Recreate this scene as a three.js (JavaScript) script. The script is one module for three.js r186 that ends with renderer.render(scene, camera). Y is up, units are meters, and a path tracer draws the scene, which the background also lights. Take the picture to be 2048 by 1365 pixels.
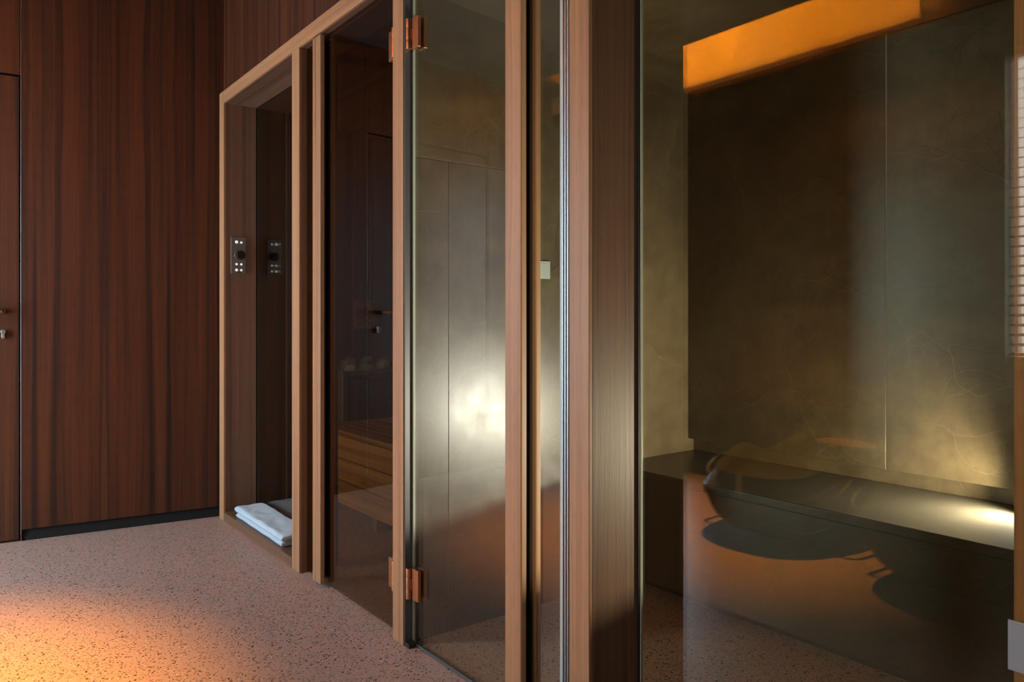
import * as THREE from 'three';
import { RoundedBoxGeometry } from 'three/addons/geometries/RoundedBoxGeometry.js';
import { RectAreaLightUniformsLib } from 'three/addons/lights/RectAreaLightUniformsLib.js';
import { ImprovedNoise } from 'three/addons/math/ImprovedNoise.js';
import { mergeGeometries } from 'three/addons/utils/BufferGeometryUtils.js';

// ------------------------------------------------------------------ camera, sky, lights, exposure
RectAreaLightUniformsLib.init();
const scene = new THREE.Scene();
const camera = new THREE.PerspectiveCamera(2 * Math.atan(682.5 / 1510) * 180 / Math.PI, 2048 / 1365, 0.03, 60);
camera.position.set(0, 1.0, 1.139);
camera.lookAt(-0.793, 1.0, 1.139 - 0.610);
camera.setViewOffset(2048, 1365, 0, 46.5, 2048, 1365);
const renderer = new THREE.WebGLRenderer({ antialias: true });
renderer.toneMapping = THREE.LinearToneMapping;
renderer.toneMappingExposure = 1.0;
renderer.shadowMap.enabled = true;
scene.background = new THREE.Color().setRGB(2.1, 2.3, 2.4);          // overcast sky outside the window

// daylight: the sky patch outside the window
const dayLight = new THREE.RectAreaLight(new THREE.Color().setRGB(1.0, 0.97, 0.92), 3.2, 1.9, 1.7);
dayLight.position.set(-0.45, 1.62, 2.72);
dayLight.lookAt(-0.45, 1.5, 0);
scene.add(dayLight);
// added cool side light, shining in through the made-up narrow window in the rear wall
const addedSideLight = new THREE.RectAreaLight(new THREE.Color().setRGB(0.56, 0.80, 1.0), 40, 0.7, 2.0);
addedSideLight.position.set(-3.48, 1.15, 2.64);
addedSideLight.lookAt(-3.48, 1.1, 0);
scene.add(addedSideLight);

// ------------------------------------------------------------------ helpers
function rng(seed) { let a = seed >>> 0; return () => { a = (a + 0x6D2B79F5) | 0; let t = Math.imul(a ^ (a >>> 15), 1 | a); t = (t + Math.imul(t ^ (t >>> 7), 61 | t)) ^ t; return ((t ^ (t >>> 14)) >>> 0) / 4294967296; }; }
const noise = new ImprovedNoise();
const nz = (x, y, z = 0) => noise.noise(x + 31.7, y + 17.3, z + 5.1);
const taken = new Map();
function numbered(name) { const n = taken.get(name) ?? 0; taken.set(name, n + 1); return n ? `${name}_${String(n).padStart(3, '0')}` : name; }
function tag(o, label, category, { group, kind } = {}) {
  o.userData.label = label; o.userData.category = category;
  if (group) o.userData.group = group;
  if (kind) o.userData.kind = kind;
  return o;
}
function thing(name, label, category, pos = [0, 0, 0], opt = {}) {
  const g = new THREE.Group(); g.name = numbered(name); g.position.set(...pos); scene.add(g);
  return tag(g, label, category, opt);
}
function mesh(name, geo, mat, parent) {
  const m = new THREE.Mesh(geo, mat);
  m.name = parent ? name : numbered(name);
  m.castShadow = m.receiveShadow = true;
  (parent ?? scene).add(m);
  return m;
}
const pieceRand = rng(77);
// planar uv in metres; v runs along the grain axis
function uvPlanar(geo, grain = 'y', off = [pieceRand() * 7, pieceRand() * 7]) {
  const g = geo.index ? geo.toNonIndexed() : geo;
  const p = g.attributes.position, n = p.count, uv = new Float32Array(n * 2);
  const A = new THREE.Vector3(), B = new THREE.Vector3(), C = new THREE.Vector3();
  const gi = { x: 0, y: 1, z: 2 }[grain];
  for (let i = 0; i < n; i += 3) {
    A.fromBufferAttribute(p, i); B.fromBufferAttribute(p, i + 1); C.fromBufferAttribute(p, i + 2);
    const N = B.clone().sub(A).cross(C.clone().sub(A));
    const a = [Math.abs(N.x), Math.abs(N.y), Math.abs(N.z)];
    const d = a.indexOf(Math.max(...a));
    let vi = gi, ui;
    if (d === gi) { [ui, vi] = [0, 1, 2].filter(k => k !== d); } else ui = [0, 1, 2].find(k => k !== d && k !== gi);
    for (const [k, P] of [[0, A], [1, B], [2, C]]) {
      const q = [P.x, P.y, P.z];
      uv[(i + k) * 2] = q[ui] + off[0]; uv[(i + k) * 2 + 1] = q[vi] + off[1];
    }
  }
  g.setAttribute('uv', new THREE.BufferAttribute(uv, 2));
  return g;
}
// a box given by its limits, with softened edges
function bx(x0, x1, y0, y1, z0, z1, { r = 0.0015, grain = 'y', off } = {}) {
  const w = x1 - x0, h = y1 - y0, d = z1 - z0;
  const rr = Math.min(r, w / 2.2, h / 2.2, d / 2.2);
  const g = rr > 0 ? new RoundedBoxGeometry(w, h, d, 1, rr) : new THREE.BoxGeometry(w, h, d);
  g.translate((x0 + x1) / 2, (y0 + y1) / 2, (z0 + z1) / 2);
  return uvPlanar(g, grain, off);
}
function cyl(r0, r1, h, seg = 24, axis = 'y', at = [0, 0, 0], bevel = 0) {
  let g;
  if (bevel) {
    g = new THREE.LatheGeometry([[0, -h / 2], [r0 - bevel, -h / 2], [r0, -h / 2 + bevel], [r1, h / 2 - bevel], [r1 - bevel, h / 2], [0, h / 2]].map(a => new THREE.Vector2(...a)), seg);
  } else g = new THREE.CylinderGeometry(r1, r0, h, seg);
  if (axis === 'x') g.rotateZ(-Math.PI / 2);
  if (axis === 'z') g.rotateX(Math.PI / 2);
  return g.translate(...at);
}
function dataTex(w, h, fn, { srgb = true, wrap = THREE.RepeatWrapping, size = [1, 1] } = {}) {
  const d = new Uint8Array(w * h * 4);
  for (let j = 0, k = 0; j < h; j++) for (let i = 0; i < w; i++, k += 4) {
    const c = fn(i, j);
    d[k] = c[0]; d[k + 1] = c[1]; d[k + 2] = c[2]; d[k + 3] = 255;
  }
  const t = new THREE.DataTexture(d, w, h, THREE.RGBAFormat);
  t.wrapS = t.wrapT = wrap; t.magFilter = THREE.LinearFilter; t.minFilter = THREE.LinearMipmapLinearFilter;
  if (srgb) t.colorSpace = THREE.SRGBColorSpace;
  t.repeat.set(1 / size[0], 1 / size[1]); t.needsUpdate = true;
  return t;
}
const mixc = (a, b, t) => [a[0] + (b[0] - a[0]) * t, a[1] + (b[1] - a[1]) * t, a[2] + (b[2] - a[2]) * t];
const clamp = (x, a = 0, b = 1) => Math.min(b, Math.max(a, x));
const smooth = (a, b, x) => { const t = clamp((x - a) / (b - a)); return t * t * (3 - 2 * t); };

// ------------------------------------------------------------------ textures
// walnut veneer: 0.55 m across (u) by 2.2 m along the grain (v)
const WW = 768, WH = 1536;
const woodVal = new Float32Array(WW * WH), woodRed = new Float32Array(WW * WH);
for (let j = 0; j < WH; j++) for (let i = 0; i < WW; i++) {
  const u = i / WW * 0.55, v = j / WH * 2.2;
  const uu = u + 0.012 * nz(u * 5, v * 1.1) + 0.004 * nz(u * 22, v * 2.4, 3);
  let t = 0.54 + 0.22 * nz(uu * 16, v * 0.5) + 0.2 * nz(uu * 52, v * 0.7, 7) + 0.17 * nz(uu * 140, v * 1.1, 11);
  t += 0.04 * Math.sin(uu * 210 + 7 * nz(uu * 7, v * 0.8, 21) + v * 1.3) * clamp(0.5 + 2 * nz(uu * 6, v * 0.7, 50));
  const fine = nz(uu * 520, v * 3.2, 2);
  t += 0.13 * fine;
  const pore = nz(uu * 900, v * 14, 9);
  if (pore > 0.28) t -= (pore - 0.28) * 0.9;
  const streak = nz(uu * 34, v * 0.28, 40);
  if (streak > 0.16) t -= (streak - 0.16) * 0.8;
  woodVal[j * WW + i] = clamp(t);
  woodRed[j * WW + i] = clamp(0.5 + 0.8 * nz(uu * 9, v * 0.3, 60));
}
const wrapM = THREE.MirroredRepeatWrapping;
function woodTex(dark, mid, light, red) {
  return dataTex(WW, WH, (i, j) => {
    const t = woodVal[j * WW + i], q = woodRed[j * WW + i];
    let c = t < 0.5 ? mixc(dark, mid, t * 2) : mixc(mid, light, t * 2 - 1);
    return mixc(c, [c[0] * red[0], c[1] * red[1], c[2] * red[2]], q * 0.8);
  }, { wrap: wrapM, size: [0.55, 2.2] });
}
const woodBump = dataTex(WW, WH, (i, j) => { const k = woodVal[j * WW + i] * 255; return [k, k, k]; }, { srgb: false, wrap: wrapM, size: [0.55, 2.2] });
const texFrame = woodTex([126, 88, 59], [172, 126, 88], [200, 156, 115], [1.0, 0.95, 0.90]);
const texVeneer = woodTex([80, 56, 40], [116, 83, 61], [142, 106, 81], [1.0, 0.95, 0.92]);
const texWall = woodTex([46, 26, 15], [108, 67, 41], [150, 98, 64], [1.04, 0.92, 0.82]);
const texSauna = woodTex([120, 82, 44], [176, 132, 76], [206, 166, 104], [1.0, 0.94, 0.86]);

// terrazzo: 1.1 m square, tiny dark and pale chips in a pink-beige binder
const TW = 2048, TS = 1.1;
const chip = new Uint8Array(TW * TW);
{
  const R = rng(5);
  for (let n = 0; n < 17000; n++) {
    const kind = R(), dark = kind < 0.72;
    const s = dark ? (R() < 0.12 ? 5 + R() * 4 : 2.2 + R() * 3.6) : 2.2 + R() * 4.5;
    const cx = R() * TW, cy = R() * TW, a = R() * Math.PI, el = 0.45 + R() * 0.5, ca = Math.cos(a), sa = Math.sin(a);
    const code = dark ? 1 + Math.floor(R() * 3) : 4 + Math.floor(R() * 2), k1 = R() * 6;
    for (let y = -Math.ceil(s) - 1; y <= s + 1; y++) for (let x = -Math.ceil(s) - 1; x <= s + 1; x++) {
      const p = (x * ca + y * sa) / s, q = (-x * sa + y * ca) / (s * el);
      const th = Math.atan2(q, p);
      if (Math.hypot(p, q) < 0.82 + 0.2 * Math.sin(3 * th + k1)) chip[((Math.floor(cy + y) + TW) % TW) * TW + ((Math.floor(cx + x) + TW) % TW)] = code;
    }
  }
}
const chipCol = [null, [66, 40, 32], [92, 58, 46], [46, 30, 26], [216, 188, 170], [170, 122, 102]];
const tR = rng(8);
const texFloor = dataTex(TW, TW, (i, j) => {
  const b = chip[j * TW + i], g = (tR() - 0.5) * 16;
  const c = b ? chipCol[b] : [186, 151, 137];
  return [clamp(c[0] + g, 0, 255), clamp(c[1] + g, 0, 255), clamp(c[2] + g, 0, 255)];
}, { size: [TS, TS] });

// large-format stone: 1.5 m square of olive-grey with clouds, pale veins and dark cracks
const SW = 1024, SS = 1.5;
const stoneVein = new Float32Array(SW * SW);
{
  const R = rng(23);
  const walk = (x, y, a, len, w, val, branch) => {
    for (let s = 0; s < len; s++) {
      a += (R() - 0.5) * 0.16; if (R() < 0.05) a += (R() - 0.5) * 1.3; x += Math.cos(a); y += Math.sin(a);
      const ww = w * (0.6 + 0.8 * Math.abs(nz(s * 0.05, w * 9, val * 3)));
      for (let dy = -2; dy <= 2; dy++) for (let dx = -2; dx <= 2; dx++) {
        const f = clamp(ww - Math.hypot(dx, dy) * 0.8);
        const k = ((Math.floor(y + dy) % SW + SW) % SW) * SW + ((Math.floor(x + dx) % SW + SW) % SW);
        if (Math.abs(val * f) > Math.abs(stoneVein[k])) stoneVein[k] = val * f;
      }
      if (branch > 0 && R() < 0.012) walk(x, y, a + (R() - 0.5) * 1.8, len * 0.35, w * 0.8, val * 0.9, branch - 1);
    }
  };
  for (let n = 0; n < 26; n++) walk(R() * SW, R() * SW, R() * 6.28, 120 + R() * 240, 0.85 + R() * 0.4, 0.3 + R() * 0.5, 2);
  for (let n = 0; n < 13; n++) walk(R() * SW, R() * SW, Math.PI / 2 + (R() - 0.5) * 1.4, 90 + R() * 200, 0.85 + R() * 0.3, -(0.5 + R() * 0.4), 2);
}
const sR = rng(31);
function stoneAt(i, j) {
  const u = i / SW * SS, v = j / SW * SS;
  // blend of four shifted fields keeps the tile seamless
  const f = (a, b) => 0.5 * nz(a * 2.2, b * 2.2, 1) + 0.34 * nz(a * 6, b * 6, 2) + 0.26 * nz(a * 17, b * 17, 3) + 0.16 * nz(a * 48, b * 48, 4);
  const bu = smooth(0.8, 1, u / SS), bv = smooth(0.8, 1, v / SS);
  const c = (f(u, v) * (1 - bu) + f(u - SS, v) * bu) * (1 - bv) + (f(u, v - SS) * (1 - bu) + f(u - SS, v - SS) * bu) * bv;
  return c;
}
const stoneBase = new Float32Array(SW * SW);
for (let j = 0; j < SW; j++) for (let i = 0; i < SW; i++) stoneBase[j * SW + i] = stoneAt(i, j);
const texStone = dataTex(SW, SW, (i, j) => {
  const k = j * SW + i, c = stoneBase[k], v = stoneVein[k], g = (sR() - 0.5) * 9;
  let t = clamp(0.5 + 0.75 * c);
  let col = mixc([60, 51, 36], [100, 87, 63], t);
  if (v > 0) col = mixc(col, [150, 139, 112], v * 0.6); else if (v < 0) col = mixc(col, [32, 27, 19], -v * 0.8);
  return [clamp(col[0] + g, 0, 255), clamp(col[1] + g, 0, 255), clamp(col[2] + g, 0, 255)];
}, { size: [SS, SS] });
const texStoneDark = dataTex(512, 512, (i, j) => {
  const c = stoneBase[(j * 2) * SW + i * 2], g = (sR() - 0.5) * 10;
  const t = clamp(0.5 + 0.6 * c);
  return mixc([50, 46, 39], [70, 66, 56], t).map(x => clamp(x + g, 0, 255));
}, { size: [SS, SS] });
const texStoneRough = dataTex(256, 256, (i, j) => { const c = stoneBase[(j * 4) * SW + i * 4]; const k = clamp(0.8 + 0.25 * c) * 255; return [k, k, k]; }, { srgb: false, size: [SS, SS] });

const cR = rng(41);
const terry = dataTex(256, 256, (i, j) => { const k = 128 + 70 * Math.sin(i * 0.78 + 1.5 * nz(i * 0.05, j * 0.05)) * Math.sin(j * 0.7) + (cR() - 0.5) * 90; return [clamp(k, 0, 255), clamp(k, 0, 255), clamp(k, 0, 255)]; }, { srgb: false, size: [0.11, 0.11] });

// ------------------------------------------------------------------ materials
const std = (o) => new THREE.MeshPhysicalMaterial(o);
const lin = (r, g, b) => new THREE.Color().setRGB(r, g, b);
const M = {
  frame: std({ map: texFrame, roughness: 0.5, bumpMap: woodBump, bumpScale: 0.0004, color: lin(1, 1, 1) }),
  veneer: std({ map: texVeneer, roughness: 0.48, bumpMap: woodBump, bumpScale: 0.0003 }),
  wall: std({ map: texWall, roughness: 0.46, bumpMap: woodBump, bumpScale: 0.0003, color: lin(0.47, 0.33, 0.20) }),
  sauna: std({ map: texSauna, roughness: 0.6, bumpMap: woodBump, bumpScale: 0.0004 }),
  saunaWall: std({ map: texWall, roughness: 0.85, color: lin(0.52, 0.34, 0.22) }),
  floor: std({ map: texFloor, roughness: 0.42 }),
  stone: std({ map: texStone, roughness: 0.42, roughnessMap: texStoneRough }),
  stoneDark: std({ map: texStoneDark, roughness: 0.34 }),
  grout: std({ color: lin(0.55, 0.52, 0.44), roughness: 0.8 }),
  groutDark: std({ color: lin(0.06, 0.055, 0.045), roughness: 0.8 }),
  glassDoor: std({ color: lin(0.93, 0.92, 0.86), roughness: 0, transmission: 1, thickness: 0, ior: 1.52 }),
  glass: std({ color: lin(0.90, 0.86, 0.75), roughness: 0, transmission: 1, thickness: 0, ior: 1.52 }),
  glassDark: std({ color: lin(0.70, 0.62, 0.50), roughness: 0, transmission: 1, thickness: 0, ior: 1.52 }),
  glassClear: std({ color: lin(0.97, 0.98, 0.97), roughness: 0, transmission: 1, thickness: 0, ior: 1.5 }),
  glassEdge: std({ color: lin(0.50, 0.54, 0.48), roughness: 0.22 }),
  alu: std({ color: lin(0.46, 0.45, 0.46), roughness: 0.4, metalness: 1 }),
  steel: std({ color: lin(0.42, 0.38, 0.34), roughness: 0.36, metalness: 1 }),
  plate: std({ color: lin(0.24, 0.19, 0.155), roughness: 0.45, metalness: 0.45 }),
  chrome: std({ color: lin(0.75, 0.74, 0.72), roughness: 0.34, metalness: 1 }),
  copper: std({ color: lin(0.62, 0.29, 0.14), roughness: 0.34, metalness: 1 }),
  brass: std({ color: lin(0.30, 0.24, 0.14), roughness: 0.34, metalness: 1 }),
  bronze: std({ color: lin(0.14, 0.13, 0.125), roughness: 0.42, metalness: 0.6 }),
  black: std({ color: lin(0.012, 0.011, 0.010), roughness: 0.5 }),
  plinth: std({ color: lin(0.012, 0.008, 0.006), roughness: 0.95 }),
  heater: std({ color: lin(0.02, 0.02, 0.02), roughness: 0.4, metalness: 0.5 }),
  heaterRim: std({ color: lin(0.30, 0.28, 0.26), roughness: 0.4, metalness: 0.8 }),
  knob: std({ color: lin(0.05, 0.042, 0.034), roughness: 0.35, metalness: 0.7 }),
  rock: std({ color: lin(0.42, 0.39, 0.35), roughness: 0.9 }),
  towel: std({ color: lin(0.64, 0.72, 0.80), roughness: 1, bumpMap: terry, bumpScale: 0.0018, sheen: 0.4, sheenRoughness: 0.6 }),
  sensor: std({ color: lin(0.30, 0.33, 0.30), roughness: 0.4 }),
  white: std({ color: lin(0.30, 0.31, 0.33), roughness: 0.4 }),
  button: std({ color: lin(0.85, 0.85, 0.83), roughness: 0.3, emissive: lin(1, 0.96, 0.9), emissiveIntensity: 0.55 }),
  ceiling: std({ color: lin(0.055, 0.034, 0.024), roughness: 0.85 }),
  plaster: std({ color: lin(0.55, 0.50, 0.44), roughness: 0.9 }),
  blind: std({ color: lin(0.10, 0.07, 0.055), roughness: 0.5 }),
  windowFrame: std({ map: texWall, roughness: 0.5 }),
  lounger: std({ color: lin(0.016, 0.011, 0.008), roughness: 0.45 }),
  cushion: std({ color: lin(0.014, 0.010, 0.008), roughness: 0.8 }),
  pillow: std({ color: lin(0.13, 0.06, 0.03), roughness: 0.8 }),
  led: std({ color: lin(0.9, 0.5, 0.2), emissive: lin(1, 0.40, 0.03), emissiveIntensity: 6 }),
  lampFace: std({ color: lin(0.9, 0.9, 0.85), emissive: lin(1, 0.95, 0.78), emissiveIntensity: 8 }),
  downFace: std({ color: lin(0.9, 0.7, 0.4), emissive: lin(1, 0.45, 0.08), emissiveIntensity: 6 }),
};
const S = { kind: 'structure' };

// ------------------------------------------------------------------ floor and ceilings
{
  const f = thing('floor', 'speckled pink-beige terrazzo floor running under the glass front', 'floor', [0, 0, 0], S);
  mesh('terrazzo_field', bx(-4.6, 1.75, -0.1, 0, -0.146, 2.6, { r: 0, grain: 'z', off: [0.3, 0.2] }), M.floor, f);
  mesh('terrazzo_field', bx(-4.6, 1.75, -0.1, 0, -1.6, -0.149, { r: 0, grain: 'x', off: [0.7, 0.1] }), M.floor, f);
  mesh('joint_strip', bx(-4.6, 1.75, -0.1, -0.0006, -0.149, -0.146, { r: 0 }), M.grout, f);
}
{
  const c = thing('ceiling', 'dull room ceiling with a raised light cove along the rear wall', 'ceiling', [0, 0, 0], S);
  mesh('ceiling_slab', bx(-4.6, 1.75, 2.6, 2.68, -0.05, 2.05, { r: 0 }), M.ceiling, c);
  mesh('ceiling_slab', bx(-1.70, 1.75, 2.6, 2.68, 2.05, 2.6, { r: 0 }), M.ceiling, c);
  mesh('cove_top', bx(-4.6, -1.62, 2.95, 3.0, 1.9, 2.6, { r: 0 }), M.ceiling, c);
  mesh('cove_side', bx(-4.6, -1.62, 2.68, 2.95, 1.9, 1.95, { r: 0 }), M.ceiling, c);
  mesh('cove_end', bx(-4.55, -3.90, 2.60, 2.95, 1.95, 2.398, { r: 0 }), M.ceiling, c);
  mesh('cove_end', bx(-1.70, -1.62, 2.68, 2.95, 1.95, 2.6, { r: 0 }), M.ceiling, c);
}
{
  const c = thing('ceiling_steam', 'sloping stone ceiling of the steam room', 'ceiling', [0, 0, 0], S);
  const g = bx(-2.03, -0.30, -0.03, 0, -1.285, 0, { r: 0, grain: 'x' });
  g.rotateX(-Math.atan(0.092 / 1.29)); g.translate(0, 2.045 + 0.0, -0.04);
  mesh('stone_slab', g, M.stone, c);
  mesh('ceiling_backing', bx(-2.1, -0.25, 2.085, 2.12, -1.45, -0.165, { r: 0 }), M.groutDark, c);
  const s = thing('ceiling_sauna', 'dark timber ceiling of the sauna cabin', 'ceiling', [0, 0, 0], S);
  mesh('timber_lining', bx(-4.06, -2.0905, 2.057, 2.11, -1.45, -0.165, { r: 0, grain: 'x' }), M.saunaWall, s);
}

// ------------------------------------------------------------------ walls of the room
const TH = -Math.atan(0.125);
const endWall = thing('wall_end', 'dark walnut panelled end wall beside the glass front', 'wall', [-3.905, 0, 0], S);
endWall.rotation.y = TH;
mesh('veneer_panel', bx(-0.02, 0, 0.052, 2.6, -0.045, 0.826, { off: [0.05, 0.1] }), M.wall, endWall);
mesh('veneer_panel', bx(-0.02, 0, 2.086, 2.6, 0.832, 1.78, { off: [0.9, 0.4] }), M.wall, endWall);
mesh('veneer_panel', bx(-0.02, 0, 0.052, 2.6, 1.784, 2.62, { off: [1.5, 0.7] }), M.wall, endWall);
mesh('edge_trim', bx(-0.02, 0.0012, 0.03, 2.6, 0.8262, 0.8292, { r: 0.0006 }), M.alu, endWall).userData.label = 'thin bright metal edge strip beside the door';
mesh('wall_core', bx(-0.12, -0.045, 0, 3.0, -0.12, 2.62, { r: 0 }), M.black, endWall);
{
  const b = thing('baseboard_left', 'dark recessed plinth under the walnut end wall', 'baseboard', [-3.905, 0, 0], S);
  b.rotation.y = TH;
  mesh('plinth_board', bx(-0.03, -0.010, 0, 0.05, -0.045, 0.826, { grain: 'z' }), M.plinth, b);
  mesh('plinth_end', bx(-0.02, -0.004, 0.004, 0.05, 0.8262, 0.8296, { r: 0.0005 }), M.copper, b);
}
{
  const d = thing('door_1', 'flush walnut door at the far left with lever handle', 'door', [-3.905, 0, 0], S);
  d.rotation.y = TH;
  mesh('door_leaf', bx(-0.046, -0.004, 0.010, 2.076, 0.836, 1.776, { off: [0.35, 0.9] }), M.wall, d);
  const h = mesh('lever_handle', mergeGeometries([
    cyl(0.0125, 0.0125, 0.05, 24, 'x', [0.021, 1.03, 0.893], 0.0015),
    cyl(0.0105, 0.0105, 0.125, 20, 'z', [0.046, 1.03, 0.955], 0.0015),
  ].map(g => g.toNonIndexed())), M.brass, d);
  h.userData.label = 'dull brass lever handle';
  const key = new THREE.Shape(); key.absarc(0, 0, 0.0085, -Math.PI * 0.32, Math.PI * 1.32, false); key.lineTo(-0.0052, -0.023); key.absarc(0, -0.023, 0.0052, Math.PI, 0, false); key.closePath();
  const kg = new THREE.ExtrudeGeometry(key, { depth: 0.016, bevelEnabled: true, bevelSize: 0.0008, bevelThickness: 0.0008, bevelSegments: 2 });
  kg.rotateY(Math.PI / 2); kg.translate(-0.004, 0.938, 0.893);
  const lk = mesh('lock_cylinder', kg, M.chrome, d); lk.userData.label = 'chrome lock cylinder below the handle';
  mesh('key_slot', bx(0.0124, 0.0136, 0.934, 0.943, 0.8924, 0.8936, { r: 0 }), M.black, lk);
}
{
  const w = thing('wall_front', 'walnut cladding above the glass front', 'wall', [0, 0, 0], S);
  mesh('veneer_panel', bx(-3.93, -2.06, 2.119, 2.6, -0.05, -0.03, { off: [0.2, 0.5] }), M.wall, w);
  mesh('veneer_panel', bx(-2.056, -0.24, 2.119, 2.6, -0.05, -0.03, { off: [0.6, 0.2] }), M.wall, w);
  mesh('veneer_panel', bx(-0.236, 1.75, 0.0, 2.6, -0.05, -0.03, { off: [1.1, 0.2] }), M.wall, w);
  mesh('wall_core', bx(-4.2, 1.75, 2.125, 2.68, -0.16, -0.055, { r: 0 }), M.black, w);
  mesh('wall_core', bx(-0.236, 1.75, 0, 2.125, -0.16, -0.055, { r: 0 }), M.black, w);
  mesh('corner_filler', bx(-4.02, -3.878, 0.0, 2.125, -0.1, -0.036, { r: 0 }), M.wall, w);
}
{
  const w = thing('wall_rear', 'walnut wall with a window opposite the glass front', 'wall', [0, 0, 0], S);
  const z0 = 2.4, z1 = 2.44;
  mesh('veneer_panel', bx(-4.5, -3.72, 0.0, 2.48, z0, z1, { off: [0.1, 0.3] }), M.wall, w);
  mesh('veneer_panel', bx(-3.72, -3.24, 2.05, 2.48, z0, z1, { off: [0.4, 0.3] }), M.wall, w);
  mesh('veneer_panel', bx(-3.72, -3.24, 0.0, 0.12, z0, z1, { off: [0.4, 0.3] }), M.wall, w);
  mesh('veneer_panel', bx(-3.24, -3.05, 0.5, 2.48, z0, z1, { off: [0.2, 0.3] }), M.wall, w);
  mesh('veneer_panel', bx(-3.046, -1.73, 0.5, 2.48, z0, z1, { off: [0.7, 0.5] }), M.wall, w);
  mesh('veneer_panel', bx(-1.726, -1.352, 0.5, 2.6, z0, z1, { off: [0.3, 0.8] }), M.wall, w);
  mesh('veneer_panel', bx(-1.352, 0.23, 0.0, 0.77, z0, z1, { off: [0.5, 0.8] }), M.wall, w);
  mesh('veneer_panel', bx(-1.352, 0.23, 2.25, 2.6, z0, z1, { off: [0.6, 0.1] }), M.wall, w);
  mesh('veneer_panel', bx(0.23, 1.75, 0.0, 2.6, z0, z1, { off: [0.9, 0.1] }), M.wall, w);
  mesh('plaster_band', bx(-4.5, -1.63, 2.48, 2.95, z0, z1, { r: 0 }), M.plaster, w);
  mesh('plinth', bx(-3.24, -1.352, 0.0, 0.5, z0 + 0.02, z1, { r: 0 }), M.black, w);
  mesh('wall_core', bx(-3.24, -1.352, 0, 3.0, z1, z1 + 0.12, { r: 0 }), M.black, w);
  mesh('wall_core', bx(-4.6, -3.72, 0, 3.0, z1, z1 + 0.12, { r: 0 }), M.black, w);
  mesh('wall_core', bx(-3.72, -3.24, 2.05, 3.0, z1, z1 + 0.12, { r: 0 }), M.black, w);
  mesh('wall_core', bx(0.23, 1.75, 0, 2.68, z1, z1 + 0.12, { r: 0 }), M.black, w);
  mesh('wall_core', bx(-1.352, 0.23, 0, 0.77, z1, z1 + 0.12, { r: 0 }), M.black, w);
  mesh('wall_core', bx(-1.352, 0.23, 2.25, 2.68, z1, z1 + 0.12, { r: 0 }), M.black, w);
  const r = thing('wall_right', 'walnut wall closing the room behind the viewpoint', 'wall', [0, 0, 0], S);
  mesh('veneer_panel', bx(1.7, 1.75, 0, 2.6, -0.03, 2.4, { off: [0.4, 0.1] }), M.wall, r);
}
{
  const w = thing('window_3', 'daylight window behind a dark slatted blind, seen mirrored', 'window', [-0.56, 0.77, 2.4], S);
  const x0 = -0.85, x1 = 0.79, h = 1.48;
  const fr = [[x0, x0 + 0.06, 0, h], [x1 - 0.05, x1, 0, h], [x0, x1, 0, 0.05], [x0, x1, h - 0.05, h], [-0.02, 0.02, 0, h]];
  for (const [a, b, c, d] of fr) mesh('window_frame', bx(a, b, c, d, 0.06, 0.12, { grain: b - a > d - c ? 'x' : 'y' }), M.windowFrame, w);
  mesh('pane', bx(x0 + 0.06, -0.02, 0.05, h - 0.05, 0.086, 0.092, { r: 0 }), M.glassClear, w);
  mesh('pane', bx(0.02, x1 - 0.05, 0.05, h - 0.05, 0.086, 0.092, { r: 0 }), M.glassClear, w);
  const nw = thing('window_4', 'added narrow tall window, out of sight in the rear wall, letting in cool side light', 'window', [-3.48, 0.12, 2.4], S);  // made-up opening, kept out of every reflection, for the added blue side light
  for (const [a, b, c, d] of [[-0.24, -0.21, 0, 1.93], [0.21, 0.24, 0, 1.93], [-0.21, 0.21, 0, 0.03], [-0.21, 0.21, 1.9, 1.93]]) mesh('window_frame', bx(a, b, c, d, 0.06, 0.12, { grain: b - a > d - c ? 'x' : 'y' }), M.windowFrame, nw);
  mesh('pane', bx(-0.21, 0.21, 0.03, 1.9, 0.086, 0.092, { r: 0 }), M.glassClear, nw);
  const b = thing('venetian_blind', 'dark horizontal slat blind hanging in the window, seen mirrored', 'blind', [-0.56, 0.77, 2.4]);
  mesh('head_rail', bx(-0.785, 0.785, h - 0.03, h - 0.002, 0.005, 0.045), M.blind, b);
  const slat = bx(-0.782, 0.782, -0.0011, 0.0011, -0.021, 0.021, { r: 0, grain: 'x' });
  slat.rotateX(-0.25);
  const n = 32;
  for (let k = 0; k < n; k++) { const s = mesh('slat', slat, M.blind, b); s.position.set(0, 0.02 + k * (h - 0.06) / n, 0.026); }
  for (const x of [-0.772, -0.3, 0.3, 0.74]) mesh('ladder_cord', cyl(0.0012, 0.0012, h - 0.03, 6, 'y', [x, (h - 0.03) / 2, 0.003]), M.blind, b);
}

// ------------------------------------------------------------------ the walnut portal frame of the glass front
const HT = 2.117, HB = 2.057;
const frame = thing('portal_frame', 'light walnut frame with posts around both glass cabins', 'frame', [0, 0, 0]);
const LIP = 0.011;                                                    // solid light lipping on the front edge of the veneered boards
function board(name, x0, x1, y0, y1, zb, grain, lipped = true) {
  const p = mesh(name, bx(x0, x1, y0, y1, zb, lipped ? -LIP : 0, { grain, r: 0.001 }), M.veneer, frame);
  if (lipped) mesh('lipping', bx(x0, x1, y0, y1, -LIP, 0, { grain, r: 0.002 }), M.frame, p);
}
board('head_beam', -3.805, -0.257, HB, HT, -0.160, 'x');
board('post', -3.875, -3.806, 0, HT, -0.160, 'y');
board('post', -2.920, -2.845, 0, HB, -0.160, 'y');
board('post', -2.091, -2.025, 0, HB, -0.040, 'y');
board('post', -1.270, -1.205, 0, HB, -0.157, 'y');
board('post', -0.326, -0.257, 0, HB, -0.157, 'y');
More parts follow.
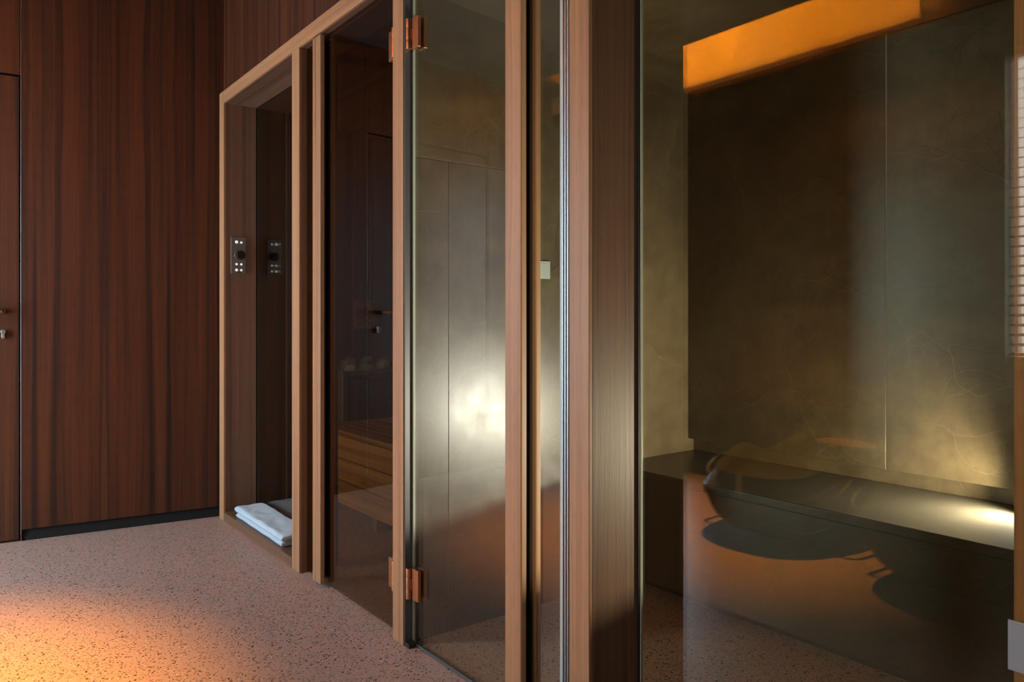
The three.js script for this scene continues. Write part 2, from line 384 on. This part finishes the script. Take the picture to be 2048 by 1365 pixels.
board('sill', -3.805, -2.921, 0, 0.043, -0.160, 'x', false);
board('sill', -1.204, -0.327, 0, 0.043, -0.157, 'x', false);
mesh('door_stop', bx(-2.845, -2.838, 0.02, HB, -0.160, -0.045, { r: 0.001 }), M.black, frame);
mesh('metal_cover', bx(-2.0248, -2.0205, 0.004, HB, -0.034, -0.004, { r: 0.001 }), M.bronze, frame).userData.label = 'dark bronze metal cover strip';
mesh('floor_clip', bx(-2.020, -1.992, 0.0005, 0.014, -0.030, -0.002, { r: 0.001 }), M.black, frame);
mesh('glazing_bead', bx(-3.8055, -3.790, 0.043, HB, -0.178, -0.168, { r: 0.001 }), M.black, frame);
mesh('inner_mullion', bx(-0.446, -0.352, 0.0, HB, -0.215, -0.168, { r: 0.002 }), M.frame, frame);

// fixed panes at the back of the two niches
{
  const w = thing('window_1', 'tall dark glass pane behind the folded towels', 'window', [0, 0, 0], S);
  mesh('pane', bx(-3.806, -2.921, 0.043, HB, -0.168, -0.161, { r: 0 }), M.glassDark, w);
  const v = thing('window_2', 'large clear pane in front of the stone steam room', 'window', [0, 0, 0], S);
  mesh('pane', bx(-1.199, -0.328, 0.043, HB, -0.1655, -0.158, { r: 0 }), M.glass, v);
  mesh('pane_edge', bx(-1.2047, -1.1990, 0.043, HB, -0.1655, -0.158, { r: 0.001 }), M.glassEdge, v).userData.label = 'pale greenish polished edge of the glass';
  mesh('silicone_seal', bx(-1.2049, -1.2005, 0.043, HB, -0.1575, -0.152, { r: 0.001 }), M.black, v);
}

// ------------------------------------------------------------------ the two glass doors
function hinge(parent, xb, dir, y) {
  const pl = mesh('hinge', mergeGeometries([
    cyl(0.0095, 0.0095, 0.0285, 20, 'y', [xb, y - 0.0325, -0.012], 0.0012),
    cyl(0.0095, 0.0095, 0.0365, 20, 'y', [xb, y, -0.012], 0.0012),
    cyl(0.0095, 0.0095, 0.0285, 20, 'y', [xb, y + 0.0325, -0.012], 0.0012),
  ].map(g => g.toNonIndexed())), M.copper, parent);
  pl.userData.label = 'copper door hinge';
  const a = xb + dir * 0.011, b = xb + dir * 0.046;
  mesh('hinge_plate', bx(Math.min(a, b), Math.max(a, b), y - 0.047, y + 0.047, -0.0275, -0.016, { r: 0.0015 }), M.copper, pl);
  mesh('hinge_plate', bx(Math.min(a, b), Math.max(a, b), y - 0.047, y + 0.047, -0.050, -0.0372, { r: 0.0015 }), M.copper, pl);
  mesh('hinge_web', bx(Math.min(xb, a), Math.max(xb, a), y - 0.016, y + 0.016, -0.022, -0.014, { r: 0.001 }), M.copper, pl);
}
function pull(parent, x0, x1) {
  mesh('wooden_pull', bx(x0, x1, 0.012, HB - 0.006, -0.018, 0, { r: 0.004 }), M.frame, parent);
  mesh('wooden_pull', bx(x0, x1, 0.012, HB - 0.006, -0.064, -0.046, { r: 0.004 }), M.frame, parent);
  mesh('pull_spacer', bx(x0 + 0.012, x1 - 0.012, 0.03, HB - 0.02, -0.0275, -0.0178, { r: 0 }), M.black, parent);
  mesh('pull_spacer', bx(x0 + 0.012, x1 - 0.012, 0.03, HB - 0.02, -0.0462, -0.0368, { r: 0 }), M.black, parent);
}
{
  const d = thing('door_2', 'dark glass sauna door with full-height wooden pull', 'door', [0, 0, 0], S);
  mesh('pane', bx(-2.836, -2.100, 0.010, HB - 0.004, -0.0365, -0.0280, { r: 0 }), M.glassDark, d);
  pull(d, -2.716, -2.643);
  hinge(d, -2.1005, -1, 1.862); hinge(d, -2.1005, -1, 0.192);
  const s = thing('door_3', 'clear glass steam room door with full-height wooden pull', 'door', [0, 0, 0], S);
  mesh('pane', bx(-2.0125, -1.3335, 0.010, HB - 0.004, -0.0365, -0.0280, { r: 0 }), M.glassDoor, s);
  mesh('pane_edge', bx(-2.0168, -2.0125, 0.010, HB - 0.004, -0.0365, -0.0280, { r: 0.0012 }), M.glassEdge, s);
  mesh('pane_edge', bx(-1.3335, -1.3245, 0.010, HB - 0.004, -0.0365, -0.0280, { r: 0.0012 }), M.glassEdge, s);
  mesh('threshold_seal', bx(-2.0125, -1.3335, 0.001, 0.0098, -0.038, -0.0268, { grain: 'x' }), M.bronze, s);
  pull(s, -1.511, -1.445);
  hinge(s, -2.0105, 1, 1.862); hinge(s, -2.0105, 1, 0.192);
  const c = thing('door_seal', 'ribbed aluminium closing strip between steam door and post', 'door seal', [0, 0, 0]);
  mesh('channel', bx(-1.3225, -1.2708, 0.008, HB - 0.002, -0.040, -0.0255, { r: 0.001 }), M.alu, c);
  for (const x of [-1.318, -1.309, -1.300]) mesh('rib', bx(x - 0.0016, x + 0.0016, 0.008, HB - 0.002, -0.0255, -0.0225, { r: 0.0008 }), M.alu, c);
}

// ------------------------------------------------------------------ partition and stone steam room
{
  const w = thing('wall_partition', 'olive-grey stone slab wall of the steam room with hairline joints', 'wall', [0, 0, 0], S);
  mesh('wall_core', bx(-2.078, -2.036, 0, 2.12, -1.45, -0.043, { r: 0 }), M.groutDark, w);
  mesh('stone_slab', bx(-2.036, -2.025, 0, 1.496, -0.1635, -0.043, { r: 0.0008, off: [0.2, 0.3] }), M.stone, w);
  mesh('stone_slab', bx(-2.036, -2.025, 0, 1.496, -0.4490, -0.1650, { r: 0.0008, off: [1.05, 0.33] }), M.stone, w);
  mesh('stone_slab', bx(-2.036, -2.025, 0, 2.10, -1.40, -0.4500, { r: 0.0008, off: [1.05, 0.33] }), M.stone, w);
  mesh('stone_slab', bx(-2.036, -2.025, 1.4975, 2.10, -0.4490, -0.043, { r: 0.0008, off: [0.52, 0.9] }), M.stone, w);
  mesh('timber_lining', bx(-2.0905, -2.078, 0, 2.057, -1.45, -0.043, { r: 0 }), M.saunaWall, w);
}
{
  const w = thing('wall_steam', 'dark veined stone slabs behind the steam room bench', 'wall', [0, 0, 0], S);
  mesh('stone_slab', bx(-2.0245, -1.2125, 0.503, 2.07, -1.352, -1.335, { r: 0.0008, off: [0.1, 0.5] }), M.stone, w);
  mesh('stone_slab', bx(-1.2095, -0.305, 0.503, 2.07, -1.352, -1.335, { r: 0.0008, off: [1.3, 0.1] }), M.stone, w);
  mesh('joint_filler', bx(-1.2125, -1.2095, 0.503, 2.07, -1.352, -1.3365, { r: 0 }), M.grout, w);
  mesh('upstand', bx(-2.0245, -0.305, 0.452, 0.520, -1.385, -1.370, { r: 0.0008, grain: 'x', off: [0.4, 0.2] }), M.stone, w);
  mesh('wall_core', bx(-2.12, -0.2, 0, 2.12, -1.46, -1.386, { r: 0 }), M.groutDark, w);
  mesh('wall_core', bx(-2.0245, -0.305, 0.521, 2.07, -1.3855, -1.3525, { r: 0 }), M.groutDark, w);
  const r = thing('wall_inner', 'stone side wall at the lamp end of the steam room', 'wall', [0, 0, 0], S);
  mesh('stone_slab', bx(-0.304, -0.29, 0, 2.07, -1.385, -0.17, { r: 0.0008, off: [0.8, 0.6] }), M.stone, r);
  mesh('wall_core', bx(-0.289, -0.2, 0, 2.12, -1.46, -0.161, { r: 0 }), M.groutDark, r);
}
{
  const b = thing('stone_bench', 'dark polished stone bench along the steam room back wall', 'bench', [0, 0, 0]);
  mesh('bench_top', bx(-2.0245, -0.305, 0.424, 0.452, -1.3695, -0.880, { r: 0.0025, grain: 'x' }), M.stoneDark, b);
  mesh('bench_front', bx(-2.0245, -0.305, 0.060, 0.424, -0.905, -0.886, { r: 0.001, grain: 'x' }), M.stoneDark, b);
  mesh('bench_base', bx(-2.0245, -0.305, 0.0, 0.060, -1.36, -0.99, { r: 0.001, grain: 'x' }), M.stoneDark, b);
  mesh('bench_core', bx(-2.0245, -0.305, 0.060, 0.424, -1.36, -0.906, { r: 0 }), M.groutDark, b);
}
{
  const p = thing('wall_sensor', 'small pale square plate on the steam room side wall', 'sensor plate', [-2.0248, 1.167, -0.551]);
  mesh('plate', bx(0, 0.008, -0.031, 0.031, -0.031, 0.031, { r: 0.0015 }), M.sensor, p);
  mesh('plate_insert', bx(0.008, 0.0095, -0.023, 0.023, -0.023, 0.023, { r: 0.0007 }), M.sensor, p);
}
{
  const p = thing('glass_plate', 'pale square plate stuck low on the right glass pane', 'plate', [-0.409, 0.505, -0.1575]);
  mesh('plate_body', bx(-0.040, 0.040, -0.038, 0.038, 0, 0.004, { r: 0.0015 }), M.white, p);
  mesh('plate_rim', bx(-0.036, 0.036, -0.034, 0.034, 0.004, 0.005, { r: 0.0004 }), M.white, p);
}
{
  const l = thing('spot_lamp', 'small white spot lamp beaming along the stone bench', 'lamp', [-0.75, 0.497, -1.25]);
  const dir = new THREE.Vector3(-2.025 + 0.75, 0.70 - 0.497, -0.46 + 1.25).normalize();
  const aim = new THREE.Group(); aim.name = 'lamp_head'; aim.quaternion.setFromUnitVectors(new THREE.Vector3(0, 1, 0), dir); l.add(aim);
  mesh('housing', new THREE.LatheGeometry([[0, -0.035], [0.02, -0.035], [0.024, -0.03], [0.028, 0.012], [0.024, 0.012], [0.022, 0.004], [0, 0.004]].map(a => new THREE.Vector2(...a)), 28), M.steel, aim);
  mesh('lamp_face', cyl(0.021, 0.021, 0.002, 24, 'y', [0, 0.006, 0]), M.lampFace, aim);
  mesh('bracket', bx(-0.004, 0.016, -0.010, 0.010, -0.084, -0.02, { r: 0.002 }), M.steel, l);
  const s = new THREE.SpotLight(lin(1.0, 0.99, 0.90), 12.5, 0, 1.3, 1.0, 2);
  s.position.copy(l.position).addScaledVector(dir, 0.012); s.target.position.copy(l.position).addScaledVector(dir, 1.5);
  s.castShadow = true; s.shadow.radius = 0.9;
  scene.add(s, s.target);
}

// ------------------------------------------------------------------ sauna cabin
{
  const w = thing('wall_sauna', 'dark timber lined walls inside the sauna', 'wall', [0, 0, 0], S);
  for (let k = 0; k < 10; k++) mesh('wall_board', bx(-4.02, -4.002, 0, 2.056, -1.40 + k * 0.124, -1.40 + k * 0.124 + 0.122, { r: 0.001 }), M.saunaWall, w);
  for (let k = 0; k < 15; k++) mesh('wall_board', bx(-4.0 + k * 0.127, -4.0 + k * 0.127 + 0.125, 0, 2.056, -1.42, -1.402, { r: 0.001 }), M.saunaWall, w);
  mesh('wall_core', bx(-4.1, -4.022, 0, 2.12, -1.46, -0.1, { r: 0 }), M.black, w);
  mesh('wall_core', bx(-4.1, -2.08, 0, 2.12, -1.47, -1.422, { r: 0 }), M.black, w);
}
{
  const b = thing('sauna_bench', 'low sauna bench of broad pale planks behind the dark door', 'bench', [0, 0, 0]);
  for (let k = 0; k < 8; k++) mesh('top_plank', bx(-3.715, -2.094, 0.423, 0.450, -0.557 - k * 0.114, -0.447 - k * 0.114, { grain: 'x', r: 0.004 }), M.sauna, b);
  for (let k = 0; k < 3; k++) mesh('front_plank', bx(-3.715, -2.094, 0.342 - k * 0.111 - 0.028, 0.421 - k * 0.111, -0.468, -0.447, { grain: 'x', r: 0.004 }), M.sauna, b);
  mesh('end_panel', bx(-3.715, -3.69, 0, 0.42, -1.36, -0.472, { grain: 'z' }), M.sauna, b);
  mesh('bench_support', bx(-3.2, -3.16, 0, 0.42, -1.36, -0.50, { grain: 'y' }), M.sauna, b);
  mesh('bench_support', bx(-2.6, -2.56, 0, 0.42, -1.36, -0.50, { grain: 'y' }), M.sauna, b);
}
{
  const h = thing('sauna_heater', 'black sauna heater heaped with stones beyond the bench', 'heater', [0, 0, 0]);
  mesh('housing', bx(-3.985, -3.722, 0.04, 0.665, -1.30, -0.625, { r: 0.004 }), M.heater, h);
  mesh('corner_post', bx(-3.985, -3.72, 0.0, 0.70, -0.622, -0.59, { r: 0.003 }), M.heaterRim, h);
  mesh('corner_post', bx(-3.985, -3.72, 0.0, 0.70, -1.335, -1.303, { r: 0.003 }), M.heaterRim, h);
  for (const [a, b, c, d] of [[-3.985, -3.715, -0.615, -0.585], [-3.985, -3.715, -1.34, -1.31], [-3.745, -3.715, -1.31, -0.615], [-3.985, -3.955, -1.31, -0.615]]) mesh('rim', bx(a, b, 0.70, 0.716, c, d, { r: 0.002 }), M.heaterRim, h);
  const R = rng(91);
  const rocks = [0, 1, 2, 3].map(k => {
    const g = new THREE.IcosahedronGeometry(1, 2), p = g.attributes.position;
    for (let i = 0; i < p.count; i++) {
      const v = new THREE.Vector3().fromBufferAttribute(p, i);
      const f = 0.78 + 0.35 * nz(v.x * 1.3 + k * 9, v.y * 1.3, v.z * 1.3) + 0.12 * nz(v.x * 4 + k, v.y * 4, v.z * 4);
      p.setXYZ(i, v.x * f * 1.15, v.y * f * 0.8, v.z * f);
    }
    g.computeVertexNormals(); return g;
  });
  const nth = ['first', 'second', 'third', 'fourth', 'fifth', 'sixth', 'seventh'];
  let n = 0;
  const put = (x, y, z, s, label) => {
    const m = mesh('sauna_stone', rocks[n++ % 4], M.rock);
    m.position.set(x, y, z); m.scale.setScalar(s); m.rotation.set(R() * 0.5, R() * 6, R() * 0.5);
    tag(m, label, 'stone', { group: 'stones heaped on the sauna heater' });
  };
  for (let k = 0; k < 7; k++) put(-3.80, 0.712 + R() * 0.006, -0.672 - k * 0.095, 0.043 + R() * 0.006, `rough heater stone, ${nth[k]} from the left in the front row`);
  for (let k = 0; k < 6; k++) put(-3.895, 0.735 + R() * 0.012, -0.70 - k * 0.108, 0.046 + R() * 0.008, `rough heater stone, ${nth[k]} from the left in the raised back row`);
}
{
  const v = thing('vent_panel', 'small lighter wooden panel on the sauna wall above the heater', 'vent', [-4.0, 1.017, -0.85]);
  mesh('panel_board', bx(0, 0.014, -0.081, 0.081, -0.065, 0.065, { r: 0.002 }), M.sauna, v);
  for (let k = 0; k < 4; k++) mesh('slat', bx(0.014, 0.019, -0.065 + k * 0.037, -0.045 + k * 0.037, -0.055, 0.055, { r: 0.001, grain: 'z' }), M.sauna, v);
}

// ------------------------------------------------------------------ control panel on the left jamb
{
  const p = thing('control_panel', 'bronze sauna control plate with round knob and white buttons', 'control panel', [-3.8055, 1.309, -0.0705]);
  mesh('plate', bx(0, 0.006, -0.0905, 0.0905, -0.0365, 0.0365, { r: 0.001 }), M.plate, p);
  const k = mesh('dial_knob', cyl(0.0215, 0.0205, 0.026, 40, 'x', [0.019, 0.002, -0.005], 0.0015), M.knob, p);
  mesh('knob_collar', cyl(0.024, 0.024, 0.003, 40, 'x', [0.0072, 0.002, -0.005], 0.0008), M.steel, k);
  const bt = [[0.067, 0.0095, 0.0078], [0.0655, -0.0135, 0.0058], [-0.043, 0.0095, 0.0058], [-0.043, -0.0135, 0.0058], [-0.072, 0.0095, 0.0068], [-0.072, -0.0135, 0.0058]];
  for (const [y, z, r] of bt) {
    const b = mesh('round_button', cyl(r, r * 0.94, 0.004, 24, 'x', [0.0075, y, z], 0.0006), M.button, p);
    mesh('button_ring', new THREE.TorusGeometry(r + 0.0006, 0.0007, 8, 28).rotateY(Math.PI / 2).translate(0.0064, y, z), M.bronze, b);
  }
  mesh('indicator', cyl(0.0016, 0.0016, 0.0015, 10, 'x', [0.0066, 0.040, 0.0095]), M.copper, p);
  mesh('indicator', cyl(0.0016, 0.0016, 0.0015, 10, 'x', [0.0066, 0.040, -0.0135]), M.bronze, p);
  mesh('nameplate', bx(0.006, 0.0064, -0.0845, -0.0815, -0.013, 0.010, { r: 0 }), M.black, p);
}

// ------------------------------------------------------------------ folded towel on the sill
{
  const t = thing('folded_towel', 'pale blue-white towel folded in two layers on the wooden sill', 'towel', [-3.37, 0.043, -0.083]);
  // one fold: a flattened loop in z/y swept along x, open ends showing the layers
  const fold = (x0, x1, zf, zb, y0, th, seed, skew) => {
    const prof = [], N = 10, r = th / 2;
    for (let k = 0; k <= N; k++) { const a = -Math.PI / 2 + Math.PI * k / N; prof.push([zf - r + r * Math.cos(a), y0 + r + r * Math.sin(a)]); }
    for (let k = 1; k < 8; k++) prof.push([zf - r + (zb + r - zf + r) * k / 8, y0 + th]);
    for (let k = 0; k <= N; k++) { const a = Math.PI / 2 + Math.PI * k / N; prof.push([zb + r + r * Math.cos(a), y0 + r + r * Math.sin(a)]); }
    for (let k = 1; k < 8; k++) prof.push([zb + r + (zf - r - zb - r) * k / 8, y0]);
    const L = prof.length, SX = 60, pos = [], uv = [], idx = [];
    for (let i = 0; i <= SX; i++) {
      const s = i / SX, e = Math.min(s, 1 - s) * (x1 - x0), rd = e < r ? Math.sqrt(1 - (1 - e / r) ** 2) * 0.35 + 0.65 : 1;
      const x = x0 + (x1 - x0) * s;
      for (let k = 0; k < L; k++) {
        let [z, y] = prof[k];
        const top = y > y0 + th * 0.6 ? 1 : 0;
        y = y0 + r + (y - y0 - r) * rd;
        y += top * (0.0035 * nz(x * 7, z * 16, seed) + 0.003 * nz(x * 22, z * 30, seed + 4));
        if (y < y0) y = y0;
        z += 0.003 * nz(x * 9, y * 40, seed + 8) + skew * (s - 0.5);
        pos.push(x, y, z); uv.push(x, k / L * 0.34);
      }
    }
    for (let i = 0; i < SX; i++) for (let k = 0; k < L; k++) { const a = i * L + k, b = i * L + (k + 1) % L, c = a + L, d = b + L; idx.push(a, b, c, b, d, c); }
    for (const i of [0, SX]) {
      const c0 = pos.length / 3; let my = 0, mz = 0;
      for (let k = 0; k < L; k++) { my += pos[(i * L + k) * 3 + 1] / L; mz += pos[(i * L + k) * 3 + 2] / L; }
      pos.push(i ? x1 : x0, my, mz); uv.push(0, 0);
      for (let k = 0; k < L; k++) { const a = i * L + k, b = i * L + (k + 1) % L; i ? idx.push(a, b, c0) : idx.push(b, a, c0); }
    }
    const g = new THREE.BufferGeometry();
    g.setAttribute('position', new THREE.Float32BufferAttribute(pos, 3));
    g.setAttribute('uv', new THREE.Float32BufferAttribute(uv, 2));
    g.setIndex(idx); g.computeVertexNormals();
    return g;
  };
  mesh('towel_fold', fold(-0.305, 0.30, 0.066, -0.070, 0, 0.023, 3, 0.004), M.towel, t);
  mesh('towel_fold', fold(-0.315, 0.315, 0.070, -0.070, 0.0235, 0.029, 12, 0.004), M.towel, t);
}

// ------------------------------------------------------------------ furniture mirrored in the glass: two curved loungers
function lounger(x, z, label) {
  const t = thing('lounger', label, 'lounger', [x, 0, z], { group: 'curved loungers mirrored in the glass' });
  const L = 1.05, W = 0.58, N = 40, K = 14, pos = [], idx = [], uv = [], th = 0.05;
  const prof = s => 0.20 + 0.07 * Math.exp(-(((s - 0.40) / 0.17) ** 2)) + 0.11 * smooth(0.55, 1, s);
  const half = s => W / 2 * Math.pow(clamp(1 - Math.pow(Math.abs(2 * s - 1), 3.2)), 0.45) + 0.02;
  const layer = (dy, curve) => {
    for (let i = 0; i <= N; i++) for (let k = 0; k <= K; k++) {
      const s = i / N, q = 2 * k / K - 1;
      pos.push(q * half(s), prof(s) + dy + curve * q * q * q * q, s * L); uv.push(q, s);
    }
  };
  layer(0, 0.03); const o = (N + 1) * (K + 1); layer(-th - 0.05, 0.105);
  for (let i = 0; i < N; i++) for (let k = 0; k < K; k++) {
    const a = i * (K + 1) + k, b = a + 1, c = a + K + 1, d = c + 1;
    idx.push(a, c, b, b, c, d, o + a, o + b, o + c, o + b, o + d, o + c);
  }
  for (let i = 0; i < N; i++) for (const k of [0, K]) { const a = i * (K + 1) + k, c = a + K + 1; idx.push(a, o + a, c, o + a, o + c, c); }
  for (let k = 0; k < K; k++) for (const i of [0, N]) { const a = i * (K + 1) + k, b = a + 1; idx.push(a, b, o + a, b, o + b, o + a); }
  const g = new THREE.BufferGeometry();
  g.setAttribute('position', new THREE.Float32BufferAttribute(pos, 3)); g.setAttribute('uv', new THREE.Float32BufferAttribute(uv, 2));
  g.setIndex(idx); g.computeVertexNormals();
  mesh('shell', g, M.lounger, t);
  const pad = g.clone(), pp = pad.attributes.position;
  for (let i = 0; i < pp.count; i++) { const up = i < o; pp.setXYZ(i, pp.getX(i) * 0.86, pp.getY(i) + (up ? 0.022 : 0.106) - (up ? 0 : 0.002), 0.05 + pp.getZ(i) * 0.94); }
  pad.computeVertexNormals(); mesh('cushion', pad, M.cushion, t);
  mesh('pillow', new THREE.SphereGeometry(1, 24, 14).scale(0.17, 0.028, 0.07).translate(0, prof(0.93) + 0.048, 0.95), M.pillow, t).userData.label = 'copper-coloured head pillow';
  mesh('pedestal', bx(-0.14, 0.14, 0.012, 0.17, 0.36, 0.72, { r: 0.02 }), M.lounger, t);
  mesh('foot_plate', bx(-0.20, 0.20, 0, 0.012, 0.28, 0.80, { r: 0.004 }), M.lounger, t);
  for (const sx of [-1, 1]) {
    const c = new THREE.CatmullRomCurve3([[0.25, 0.20, 0.25], [0.34, 0.25, 0.27], [0.35, 0.30, 0.36], [0.35, 0.31, 0.52], [0.33, 0.28, 0.64], [0.25, 0.25, 0.66]].map(a => new THREE.Vector3(a[0] * sx, a[1], a[2])));
    mesh('arm_loop', new THREE.TubeGeometry(c, 32, 0.011, 8), M.lounger, t);
  }
}
lounger(-2.02, 1.30, 'dark curved lounger farther from the window, mirrored in the large pane');
lounger(-1.22, 1.19, 'dark curved lounger nearer the window, mirrored in the large pane');

// ------------------------------------------------------------------ warm lamps of the room
{
  const l = thing('cove_light', 'orange light strip hidden in the ceiling cove', 'light strip', [-2.85, 2.725, 1.955]);
  mesh('profile', bx(-1.1, 1.1, -0.02, 0.02, -0.004, 0.012, { r: 0.001 }), M.alu, l);
  mesh('light_strip', bx(-1.1, 1.1, -0.012, 0.012, 0.012, 0.016, { r: 0 }), M.led, l);
  const a = new THREE.RectAreaLight(lin(1, 0.30, 0.006), 700, 2.2, 0.024);
  a.position.set(-2.85, 2.725, 1.975); a.lookAt(-2.85, 2.725, 3); scene.add(a);
}
{
  const l = thing('downlight', 'recessed amber ceiling downlight over the loungers', 'lamp', [-2.3, 2.6, 1.66]);
  mesh('trim_ring', new THREE.LatheGeometry([[0.034, 0.0], [0.05, -0.002], [0.05, -0.006], [0.036, -0.009], [0.032, -0.004]].map(a => new THREE.Vector2(...a)), 32), M.bronze, l);
  mesh('lamp_face', cyl(0.033, 0.033, 0.003, 28, 'y', [0, -0.003, 0]), M.downFace, l);
  const s = new THREE.SpotLight(lin(1, 0.46, 0.04), 105, 0, 0.50, 1, 2);
  s.position.set(-2.3, 2.585, 1.66); s.target.position.set(-2.3, 0, 1.66); s.castShadow = true; s.shadow.radius = 1.5;
  scene.add(s, s.target);
}

renderer.render(scene, camera);
